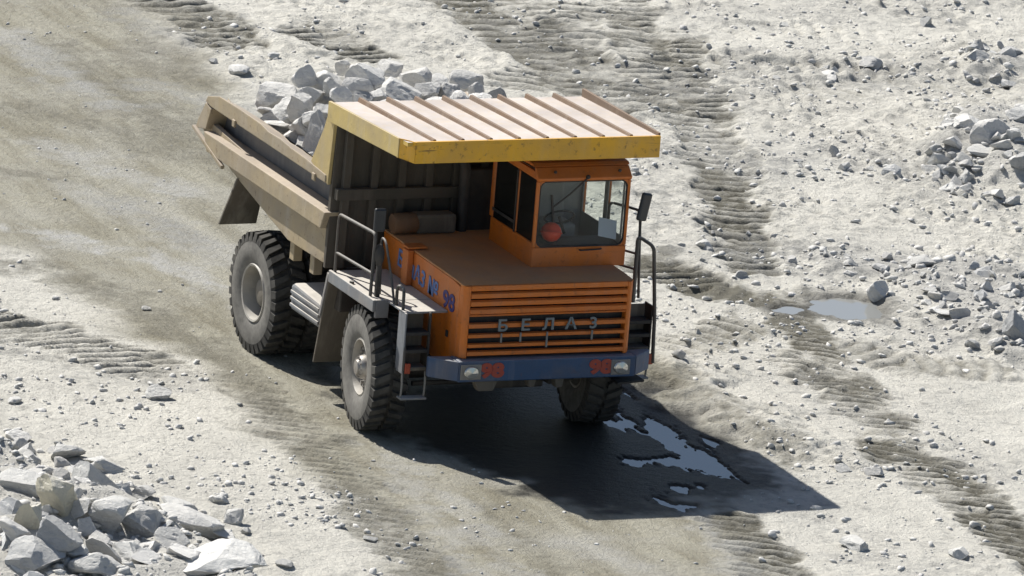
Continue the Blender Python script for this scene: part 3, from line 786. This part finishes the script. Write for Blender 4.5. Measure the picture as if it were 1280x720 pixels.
mb = MB()
yy = -1.67
mb.tube(round_path([(-1.0, yy, 1.745), (-1.0, yy, 2.50), (.17, yy, 2.555), (.15, yy, 1.745)], .08), .021)
mb.tube([(-1.0, yy, 2.0), (.15, yy, 2.04)], .019)
mb.tube([(-.45, yy+.0, 1.745), (-.45, yy, 1.78)], .03)
hr = mb.build('handrail', m_rail, truck, 0, 50)
mb = MB(); mb.tube(round_path([(.05, -1.50, 1.745), (-.02, -1.50, 2.46), (.12, -1.50, 2.44), (.42, -1.5, 1.95), (.52, -1.5, 1.745)], .08), .016)
mb.build('grab_rail', m_rail, truck, 0, 50)
mb = MB(); mb.tube(round_path([(.58, -1.50, 1.745), (.58, -1.50, 2.0), (.79, -1.50, 2.02), (.80, -1.5, 1.735), (.95, -1.5, 1.3), (.95, -1.5, 1.0)], .08), .021)
mb.build('grab_rail', m_rail, truck, 0, 50)
mb = MB(); mb.tube(round_path([(.1, 1.52, 1.745), (.1, 1.52, 2.86), (.55, 1.74, 2.86), (.62, 1.78, 1.745)], .07), .018); mb.tube([(.1, 1.52, 2.3), (.6, 1.76, 2.3)], .015); mb.tube([(.1, 1.52, 2.1), (.6, 1.76, 2.1)], .015)
mb.build('handrail', m_rail, truck, 0, 50)
mb = MB(); mb.tube(round_path([(.80, 1.62, 1.745), (.80, 1.62, 2.6), (.95, 1.78, 2.5), (.97, 1.86, 1.6), (.98, 1.88, 1.0)], .07), .024); mb.build('grab_rail', m_rail, truck, 0, 50)
# mirrors
for x, y, z0, z1, tilt in ((.22, -1.66, 2.60, 2.90, 0), (.8, 1.66, 2.80, 3.16, 12)):
    mr = bpy.data.objects.new('mirror', None); col.objects.link(mr); mr.parent = truck
    mb = MB(); mb.tube([(x-.05, y, 1.745 if y > 0 else 2.05), (x-.05, y, z1-.05)], .016); mb.tube([(x-.05, y, (z0+z1)/2), (x, y, (z0+z1)/2)], .014); mb.build('mirror_arm', m_dark, mr, 0, 50)
    mb = MB(); mb.box(-.03, .03, -.075, .075, -(z1-z0)/2, (z1-z0)/2); o = mb.build('mirror_head', m_mirrorface, mr, .025, None, (x+.02, y, (z0+z1)/2)); o.rotation_euler = (R(-tilt), 0, R(15 if y > 0 else -10))
mb = MB(); mb.ball((.17, -1.60, 2.28), .085, 3, (.8, .8, 1.7)); mb.box(.14, .20, -1.62, -1.56, 1.745, 2.2); mb.build('lamp_housing', m_dark, truck, .01, 40)
# side box with ribs between the wheels
mb = MB(); mb.prism([(-2.5, .86), (-1.52, .86), (-1.50, 1.14), (-1.56, 1.17), (-2.44, 1.21), (-2.52, 1.17)], -1.60, -1.12); sb = mb.build('step_box', m_deck, truck, .035)
for z in (.93, 1.02, 1.10):
    mb = MB(); mb.box(-2.47, -1.54, -1.625, -1.602, z-.022, z+.022); mb.build('step_strip', m_deck, sb, .008)
mb = MB(); mb.lathe([(0, -.5), (.3, -.5), (.33, -.46), (.33, .46), (.3, .5), (0, .5)], 28)
o = mb.build('fuel_tank', m_steel, truck, 0, 40, (-2.0, 1.28, 1.0)); o.rotation_euler = (0, 0, R(90))

# ---- things lying in the cab
mb = MB(); mb.ball((0, 0, 0), .125, 3, (1.05, 1, .78)); mb.lathe([(.0, -.02), (.13, -.02), (.145, 0), (.13, .01), (0, .01)], 28)
hm = mb.build('hard_hat', m_helmet, None, 0, 180, (.44, .59, 2.585)); hm.rotation_euler = (R(75), 0, R(60))
tag(hm, 'round red helmet lying on the dashboard behind the windscreen', 'helmet')
mb = MB(); mb.box(-.005, .0, -.12, .12, -.13, .13); pp = mb.build('paper_sheet', m_paper, None, 0, None, (.50, 1.33, 2.63)); pp.rotation_euler = (R(-14), R(-38), 0)
tag(pp, 'pale sheet of paper propped in the lower corner of the windscreen', 'paper')

# ------------------------------------------------------------------ stones
def rock_mesh(name, seed, mat, sub=3, cuts=13, rough=.035, lo=.34, hi=.72):
    rg = np.random.default_rng(seed)
    bm = bmesh.new(); bmesh.ops.create_icosphere(bm, subdivisions=sub, radius=1)
    v = np.array([q.co for q in bm.verts])
    for _ in range(cuts):
        n = rg.normal(size=3); n /= np.linalg.norm(n); d = rg.uniform(lo, hi)
        s = v@n; over = np.maximum(s-d, 0); v = v-over[:, None]*n
    v = v-v.mean(0)
    v /= np.abs(v).max(0)
    if sub > 1:
        nn = v/np.linalg.norm(v, axis=1)[:, None]
        o = rg.random(3)*50
        f = fbm(v[:, 0]+v[:, 2]*.7+o[0], v[:, 1]+v[:, 2]*.9+o[1], .55, 4, .6)+fbm(v[:, 2]+o[2], v[:, 0]-v[:, 1]*.6, .35, 3, .6)*.6
        v = v+nn*f[:, None]*rough*1.8
    for q, c in zip(bm.verts, v): q.co = c
    m = bpy.data.meshes.new(name); bm.to_mesh(m); bm.free()
    if sub > 1:
        for p in m.polygons: p.use_smooth = sub > 2
        if sub > 2: m.set_sharp_from_angle(angle=R(11))
    m.materials.append(mat)
    return m

MATS = {'w': m_white, 'g': m_grey, 't': m_tan, 'b': m_bluegrey}
_seed = [100]
def rock(u, v, wpx, hpx, label, mat='w', z=None, cat='rock', group=None, name='rock', lift=0.42):
    _seed[0] += 1
    sd = _seed[0]; rg = random.Random(sd)
    m = rock_mesh(name, sd, MATS[mat], 4 if wpx*hpx > 400 else 3, rg.randint(8, 12), .06, .34, .75)
    o = bpy.data.objects.new(name, m); col.objects.link(o)
    sw, sh = wpx/2/97, hpx/2/100
    dp = sw*rg.uniform(.75, 1.0)
    sh = max(sh-.05*dp, sh*.85)
    if z is None:
        zz = 0.
        for _ in range(4):
            p = at(u, v, zz+sh*lift); zz = gh(p[0], p[1])
        p = at(u, v, zz+sh*lift)
    else:
        p = at(u, v, z)
        while p[1]-sw < -1.40 and z > 2.4: z -= .02; p = at(u, v, z)
        while p[1]+sw > 1.40 and z < 3.8: z += .02; p = at(u, v, z)
    o.location = p
    o.scale = (dp, sw, sh)
    o.rotation_euler = (rg.uniform(-.2, .2), rg.uniform(-.2, .2), -CPSI+rg.uniform(-.35, .35))
    tag(o, label, cat, group)
    return o

# the load
LOAD = [
    (352, 121, 54, 44, 'big flat-sided white boulder on the rear left of the load', 'w', 3.02),
    (382, 96, 30, 28, 'knobbly white rock perched above the big white boulder at the rear of the load', 'w', 3.42),
    (409, 106, 46, 34, 'long white wedge right of the knobbly rock on top of the load', 'w', 3.32),
    (430, 83, 20, 20, 'small upright white rock at the far edge left of the largest grey load block', 'w', 3.35),
    (462, 101, 54, 44, 'largest grey block in the middle of the load', 'g', 3.42),
    (490, 86, 40, 18, 'flat white slab behind the largest grey block of the load', 'w', 3.3),
    (517, 98, 38, 24, 'dark pointed rock at the far edge of the load behind the canopy middle', 'g', 3.4),
    (505, 117, 52, 26, 'broad bluish rock just behind the canopy edge', 'b', 3.45),
    (430, 124, 32, 26, 'rounded grey rock beside the canopy rear left corner', 'g', 3.3),
    (376, 136, 28, 38, 'upright white slab leaning under the knobbly rock of the load', 'w', 3.15),
    (398, 165, 32, 48, 'tall white block standing against the yellow gusset plate', 'w', 3.05),
    (352, 152, 48, 16, 'thin grey slab lying along the left side of the body', 'g', 2.95),
    (372, 168, 30, 22, 'small white rock resting on the body top flange', 'w', 2.98),
    (390, 148, 28, 26, 'white rock wedged above the tall block by the gusset', 'w', 3.1),
    (580, 104, 42, 28, 'grey rock crowning the right end of the load', 'g', 3.4),
    (596, 117, 22, 26, 'white rock between the two grey rocks at the right end of the load', 'w', 3.42),
    (616, 124, 30, 30, 'rightmost dark grey rock of the load by the canopy', 'b', 3.4),
    (578, 128, 28, 26, 'white rock half hidden by the canopy edge on the right of the load', 'w', 3.5),
    (548, 131, 46, 20, 'low grey rock behind the middle of the canopy', 'g', 3.45),
    (484, 133, 34, 18, 'small white rock touching the canopy behind its second rib', 'w', 3.5),
    (452, 125, 26, 22, 'pale rock in front of the largest grey block of the load', 'w', 3.42),
    (545, 104, 34, 20, 'pale rock on the far side of the load left of the crowning grey rock', 'w', 3.2),
    (410, 128, 30, 24, 'shaded grey rock in the hollow beneath the long white wedge', 'g', 3.1),
    (446, 96, 26, 26, 'pale rock between the small upright rock and the largest grey load block', 'w', 3.45),
    (534, 116, 34, 26, 'pale angular rock between the dark pointed rock and the crowning grey rock', 'w', 3.42),
    (560, 118, 30, 24, 'grey angular rock just left of the white rock at the right end of the load', 'g', 3.42),
    (470, 122, 34, 22, 'white broken rock at the foot of the largest grey block of the load', 'w', 3.42),
    (418, 112, 26, 26, 'dark rock filling the gap left of the pale rock in the load middle', 'g', 3.35),
    (600, 128, 26, 20, 'small white rock at the canopy edge beside the rightmost dark rock', 'w', 3.48),
    (364, 141, 40, 34, 'white block leaning on the big white boulder near the left side wall of the body', 'w', 3.05),
    (386, 122, 38, 34, 'white block under the long wedge on the left half of the load', 'w', 3.2),
    (410, 182, 26, 30, 'lowest white rock of the load, in the corner by the gusset', 'w', 2.85),
    (384, 186, 26, 20, 'white rock by the side wall just left of the corner rock', 'w', 2.85),
    (344, 150, 34, 26, 'white rock at the side wall below the big white boulder', 'w', 2.92),
    (412, 146, 34, 32, 'white rock beside the gusset top under the canopy corner', 'w', 3.15),
    (378, 158, 34, 30, 'white rock in the middle of the left slope of the load', 'w', 3.0),
    (446, 112, 36, 30, 'pale block left of the largest grey block, in front of the small upright rock', 'w', 3.35),
    (335, 140, 24, 18, 'small grey rock at the foot of the big white boulder of the load', 'g', 2.9),
]
for u, v, a, b, lb, mt, z in LOAD: rock(u, v, a*1.18, b*1.3, lb, {'b': 'g'}.get(mt, 'w'), z, 'rock', 'rocks loaded in the dump body')
# finer rubble filling the body beneath them
def gravel(name, spots, mat, sub=1):
    """many small stones as one mesh: rows of x, y, z, radius"""
    base = []
    for sd in range(6):
        m = rock_mesh('stone', 900+sd, mat, sub, 7, .02, .2, .6); base.append((np.array([q.co for q in m.vertices]), np.array([p.vertices[:] for p in m.polygons]))); bpy.data.meshes.remove(m)
    rg = np.random.default_rng(3)
    V = []; F = []; off = 0
    for i, (x, y, z, r) in enumerate(spots):
        b, f = base[i % 6]
        a = rg.uniform(0, 6.28); sc = r*np.array([rg.uniform(.7, 1.3), rg.uniform(.7, 1.3), rg.uniform(.45, .9)])
        q = b*sc; t = rg.uniform(-.5, .5)
        q = q@np.array([[1, 0, 0], [0, math.cos(t), -math.sin(t)], [0, math.sin(t), math.cos(t)]])
        q = np.stack([q[:, 0]*math.cos(a)-q[:, 1]*math.sin(a), q[:, 0]*math.sin(a)+q[:, 1]*math.cos(a), q[:, 2]], 1)+(x, y, z)
        V.append(q); F.append(f+off); off += len(q)
    V = np.concatenate(V); F = np.concatenate(F)
    m = bpy.data.meshes.new(name)
    m.vertices.add(len(V)); m.vertices.foreach_set('co', V.astype(np.float32).ravel())
    m.loops.add(F.size); m.loops.foreach_set('vertex_index', F.astype(np.int32).ravel())
    m.polygons.add(len(F)); m.polygons.foreach_set('loop_start', (np.arange(len(F))*3).astype(np.int32)); m.update(calc_edges=True)
    m.materials.append(mat)
    o = bpy.data.objects.new(name, m); col.objects.link(o)
    return o
rg = np.random.default_rng(11)
sp = []
def heap(x, y): return 2.42+max(0, .72*(1-abs(x+3.2)/2.6))+.22*(1-abs(y)/1.45)-.42*max(0, (-y-.45)/.9)
for _ in range(1500):
    x = rg.uniform(-5.1, -1.55); y = rg.uniform(-1.2, 1.2); sp.append((x, y, heap(x, y)+rg.uniform(-.12, .02), rg.uniform(.05, .16)))
o = gravel('load_rubble', sp, m_white, 2); tag(o, 'finer broken white rubble filling the dump body between the big rocks', 'rubble', None, 'stuff')

LEFT = [
    (73, 622, 52, 60, 'big cream boulder crowning the rubble heap at lower left', 't'),
    (36, 647, 30, 52, 'narrow tan slab standing on edge left of the cream boulder', 't'),
    (71, 666, 52, 40, 'bluish grey block just below the cream boulder', 'b'),
    (42, 697, 66, 48, 'large pale bluish block at the bottom edge below the tan slab', 'b'),
    (8, 684, 32, 30, 'bluish block at the left edge, above the large pale block', 'b'),
    (12, 641, 34, 30, 'grey block at the left edge beside the narrow tan slab', 'b'),
    (16, 661, 36, 24, 'pale flat block under the grey block at the left edge', 'w'),
    (113, 607, 56, 52, 'big grey boulder right of the cream boulder', 'g'),
    (79, 566, 46, 26, 'grey rock with a sloping top on the crest of the left heap', 'g'),
    (39, 577, 34, 28, 'rounded grey rock on the crest left of the sloping-topped rock', 'g'),
    (30, 560, 28, 22, 'grey rock near the top of the left heap beside the picture edge', 'g'),
    (7, 562, 24, 18, 'small rock at the left edge near the top of the heap', 'g'),
    (20, 545, 28, 14, 'topmost low rock of the left heap', 'w'),
    (34, 606, 56, 34, 'broad grey rock above the cream boulder', 'g'),
    (131, 582, 42, 20, 'flat rock on the far crest behind the big grey boulder', 'g'),
    (180, 617, 30, 18, 'dark lone rock on the right rim of the left heap', 'g'),
    (139, 642, 48, 36, 'craggy grey rock in the middle of the left heap', 'g'),
    (176, 657, 46, 40, 'square-faced grey rock right of the craggy rock', 'g'),
    (240, 658, 76, 38, 'long pale boulder with a flat top on the right of the left heap', 'w'),
    (221, 634, 46, 18, 'flat grey rock behind the long pale boulder', 'g'),
    (274, 624, 26, 12, 'small dark stone lying apart beyond the long pale boulder', 'g'),
    (280, 700, 84, 28, 'broad low slab at the bottom edge, rightmost of the left heap', 'g'),
    (187, 698, 42, 16, 'flat white stone at the bottom edge in the left heap', 'w'),
    (160, 692, 62, 32, 'rough grey lump below the craggy rock at the bottom edge', 'g'),
    (108, 664, 26, 32, 'dark bluish rock in shade right of the bluish block', 'b'),
    (101, 634, 26, 20, 'small tan rock tucked between cream boulder and big grey boulder', 't'),
    (122, 706, 58, 28, 'low grey rock at the bottom edge left of the rough lump', 'g'),
    (236, 694, 40, 26, 'pale rock left of the broad low slab at the bottom', 'w'),
    (215, 672, 36, 22, 'dark grey rock under the long pale boulder', 'g'),
    (355, 705, 20, 10, 'small dark stone alone right of the broad low slab', 'g'),
    (307, 664, 12, 9, 'small stone by the tip of the long pale boulder', 'g'),
    (290, 645, 26, 20, 'dark rock beside the right end of the long pale boulder', 'g'),
    (60, 590, 30, 18, 'small grey rock between the crest rocks of the left heap', 'g'),
    (55, 640, 20, 18, 'small pale rock wedged behind the narrow tan slab', 'w'),
    (150, 617, 30, 24, 'grey rock between the big grey boulder and the dark lone rock', 'g'),
    (90, 690, 34, 26, 'rough grey rock right of the large pale bluish block', 'g'),
]
for u, v, a, b, lb, mt in LEFT: rock(u, v, a*1.16, b*1.22, lb, mt, None, 'rock', 'rocks of the heap at lower left')
SINGLE = [
    (200, 493, 32, 20, 'lone angular grey rock on the pale ground left of the front wheel', 'g'),
    (17, 500, 18, 8, 'small flat dark stone near the left edge above the heap', 'g'),
    (463, 673, 16, 7, 'small dark stone on the pale verge at the bottom', 'g'),
    (297, 88, 30, 16, 'white rock lying behind the truck left of the load', 'w'),
    (343, 71, 19, 12, 'dark grey rock on the ground behind the load', 'g'),
    (267, 77, 14, 12, 'small pale rock left of the white rock behind the truck', 'w'),
    (183, 386, 12, 6, 'small dark stone on the road left of the rear wheel', 'g'),
    (1115, 218, 30, 30, 'rounded bluish boulder at the left foot of the right-hand rubble heap', 'b'),
    (1044, 191, 14, 20, 'small upright stone left of the rounded bluish boulder', 'g'),
    (1056, 210, 18, 14, 'small pale stone nearest left of the rounded bluish boulder', 'w'),
    (1087, 79, 36, 18, 'white oval rock in the upper right rubble', 'w'),
    (1024, 99, 52, 17, 'long flat white slab left of the white oval rock', 'w'),
    (980, 32, 14, 10, 'dark stone near the top edge, left of a close pair', 'g'),
    (998, 32, 10, 8, 'dark stone near the top edge, right of a close pair', 'g'),
    (1158, 27, 18, 16, 'reddish dark rock near the top edge on the right', 'g'),
    (1237, 172, 42, 42, 'largest pale block of the rubble heap at upper right', 'w'),
    (1211, 153, 32, 18, 'white rock leaning on the largest pale block at upper right', 'w'),
    (1232, 189, 46, 13, 'thin grey slab at the foot of the largest pale block', 'g'),
    (1216, 206, 22, 18, 'bluish stone below the thin slab in the right heap', 'b'),
    (1271, 145, 26, 22, 'bluish rock at the right edge atop the upper right heap', 'b'),
    (1275, 199, 22, 20, 'pale bluish rock at the right edge below the upper heap', 'b'),
    (1267, 170, 20, 22, 'grey rock right of the largest pale block', 'g'),
    (1190, 150, 18, 14, 'grey stone at the left shoulder of the upper right heap', 'g'),
    (1098, 363, 28, 34, 'upright pale boulder beside the blue puddle', 'w'),
    (1152, 328, 36, 15, 'flat dark slab in the rubble band above the puddle', 'g'),
    (1064, 366, 14, 9, 'small stone on the far shore of the puddle', 'g'),
    (1171, 370, 22, 17, 'slanted pale slab right of the upright boulder', 'w'),
    (1267, 412, 30, 48, 'big rounded boulder cut by the right edge of the picture', 'b'),
    (1094, 589, 26, 15, 'pale angular rock right of the shadow tip', 'w'),
    (1070, 681, 36, 20, 'grey wedge-shaped rock near the bottom right', 'g'),
    (1055, 587, 22, 9, 'flat grey stone left of the pale angular rock', 'g'),
    (1227, 603, 11, 10, 'small dark stone at right between two tyre tracks', 'g'),
    (1199, 692, 22, 13, 'dark stone near the bottom right corner', 'g'),
    (879, 306, 22, 14, 'grey stone just right of the cab mirror', 'g'),
    (926, 343, 18, 11, 'pale angular stone by the deep damp ruts', 'w'),
    (849, 444, 17, 14, 'pale stone beside the right-hand ladder', 'w'),
    (1109, 321, 18, 11, 'white stone in the rubble band above the upright boulder', 'w'),
    (1102, 334, 24, 10, 'flat white stone between puddle boulder and rubble band', 'w'),
    (1059, 343, 24, 14, 'pale stone on the near rim of the rubble band above the puddle', 'w'),
    (1064, 330, 20, 11, 'grey stone behind the pale stone above the puddle', 'g'),
    (1220, 71, 28, 15, 'grey rock at upper right under the top heap', 'g'),
    (1231, 95, 42, 9, 'long low slab at upper right beneath the top heap', 'g'),
    (1262, 66, 30, 14, 'bluish rock at the right edge in the top heap', 'b'),
    (1201, 97, 20, 13, 'reddish grey stone left of the long low slab', 'g'),
]
for u, v, a, b, lb, mt in SINGLE:
    q = 1.3 if u > 1185 and v < 215 else 1.12
    rock(u, v, a*q, b*q*1.08, lb, mt, None, 'rock', None)

# smaller loose stones: a few shapes, copied
SMALL = {c: [rock_mesh('stone', 500+i+40*j, MATS[c], 2, 8, .02, .2, .55) for i in range(6)] for j, c in enumerate('wgb')}
def scatter(poly, n, smin, smax, label, group, seed, mats='wwggb'):
    rg = random.Random(seed)
    us = [p[0] for p in poly]; vs = [p[1] for p in poly]; P = np.array(poly, float)
    k = 0
    while k < n:
        u = rg.uniform(min(us), max(us)); v = rg.uniform(min(vs), max(vs))
        if inpoly(np.array([u]), np.array([v]), P)[0] < 0: continue
        s = smin+(smax-smin)*rg.random()**2.5
        s /= 2*97
        p = at(u, v, .05); z = gh(p[0], p[1]); p = at(u, v, z)
        m = rg.choice(SMALL[rg.choice(mats)])
        o = bpy.data.objects.new('stone', m); col.objects.link(o)
        o.location = (p[0], p[1], gh(p[0], p[1])+s*.2)
        o.scale = (s*rg.uniform(.8, 1.2), s*rg.uniform(.8, 1.3), s*rg.uniform(.5, .9)); o.rotation_euler = (rg.uniform(-.4, .4), rg.uniform(-.4, .4), rg.uniform(0, 6.3))
        tag(o, label, 'stone', group); k += 1
scatter([(985, 308), (1100, 312), (1278, 328), (1278, 440), (1190, 415), (1110, 400), (1100, 345), (985, 345)], 50, 7, 26, 'small loose stone in the rubble band around the puddle boulder', 'stones of the rubble band at the puddle', 1)
scatter([(1120, 222), (1150, 185), (1190, 150), (1278, 138), (1278, 232), (1180, 235)], 32, 8, 30, 'small broken stone of the rubble heap at upper right', 'stones of the upper right heap', 2)
scatter([(0, 540), (110, 575), (190, 620), (270, 660), (310, 705), (0, 716)], 55, 20, 46, 'broken pale rock wedged among the boulders of the lower left heap', 'smaller rocks of the lower left heap', 15, 'wwwgb')
scatter([(1150, 200), (1195, 150), (1278, 140), (1278, 225), (1190, 222)], 30, 18, 38, 'pale broken rock heaped with many others at upper right', 'rocks of the upper right heap', 12, 'wwwgb')
scatter([(1185, 62), (1278, 50), (1278, 100), (1190, 100)], 16, 12, 28, 'pale broken rock of the small heap near the top right corner', 'rocks of the top right heap', 13, 'wwgb')
scatter([(1120, 340), (1278, 340), (1278, 430), (1190, 405)], 24, 12, 30, 'pale rock in the rubble at the right edge below mid height', 'rocks in the rubble at the right edge', 14, 'wwwgb')
scatter([(960, 190), (1120, 195), (1120, 232), (960, 225)], 14, 6, 13, 'small stone in the row left of the upper right heap', 'stones in the row beside the upper right heap', 3)
scatter([(930, 60), (1270, 62), (1278, 112), (1100, 118), (930, 100)], 18, 7, 18, 'small stone among the slabs at the top right', 'stones among the top right slabs', 4)
scatter([(0, 545), (120, 590), (200, 628), (300, 665), (330, 710), (0, 716)], 24, 9, 24, 'small broken stone between the boulders of the lower left heap', 'stones of the lower left heap', 5)
scatter([(840, 250), (980, 290), (980, 345), (850, 330)], 14, 6, 14, 'small stone on the rough ground right of the cab', 'stones right of the cab', 6)
scatter([(840, 395), (900, 390), (960, 405), (860, 470)], 8, 5, 12, 'small stone on the churned ground beside the right ladder', 'stones beside the right ladder', 8)

# gravel: uncountable small chips over all the ground
rg = np.random.default_rng(21)
sp = []
n = 52000
U = rg.uniform(-90, 1370, n); V = rg.uniform(-40, 770, n)**1.0
pts = np.array([at(u, v) for u, v in zip(U, V)])
hh, rd, dk, pl, wt_, md, gt_ = ground(pts[:, 0], pts[:, 1])
cl = fbm(pts[:, 0], pts[:, 1], 2.4, 3, .5, 83)+fbm(pts[:, 0], pts[:, 1], .8, 3, .6, 77)*.6
bands = [([(940, 300), (1290, 318), (1290, 450), (1100, 430), (960, 350)], .75), ([(930, 180), (1290, 130), (1290, 245), (1000, 235)], .8), ([(880, 50), (1290, 45), (1290, 125), (900, 120)], .6), ([(840, 380), (1000, 390), (940, 480), (840, 470)], .4)]
dens = .05+np.clip(cl+.05, 0, 1)*1.5
for P, a in bands: dens = np.maximum(dens, a*(inpoly(U, V, np.array(P, float)) > 0))
dens = np.maximum(dens, gt_*.8); dens = np.where(md > .3, .9, dens); dens = np.where(rd > .5, dens*.22, dens); dens = np.where(wt_ > .3, 0, dens)
keep = rg.random(n) < dens
cls = {0: [], 1: []}
for i in np.nonzero(keep)[0]:
    r = .007+.055*rg.random()**6.5
    if md[i] > .3: r *= 1.3
    if rd[i] > .5: r *= .6
    cls[int(rg.random() < .5)].append((pts[i, 0], pts[i, 1], hh[i]+r*.2, r))
gv = gravel('gravel', cls[0], m_white); tag(gv, 'loose white stone chips strewn over the dusty quarry ground', 'gravel', None, 'stuff')
gv = gravel('gravel', cls[1], m_grey); tag(gv, 'loose grey stone chips strewn over the dusty quarry ground', 'gravel', None, 'stuff')
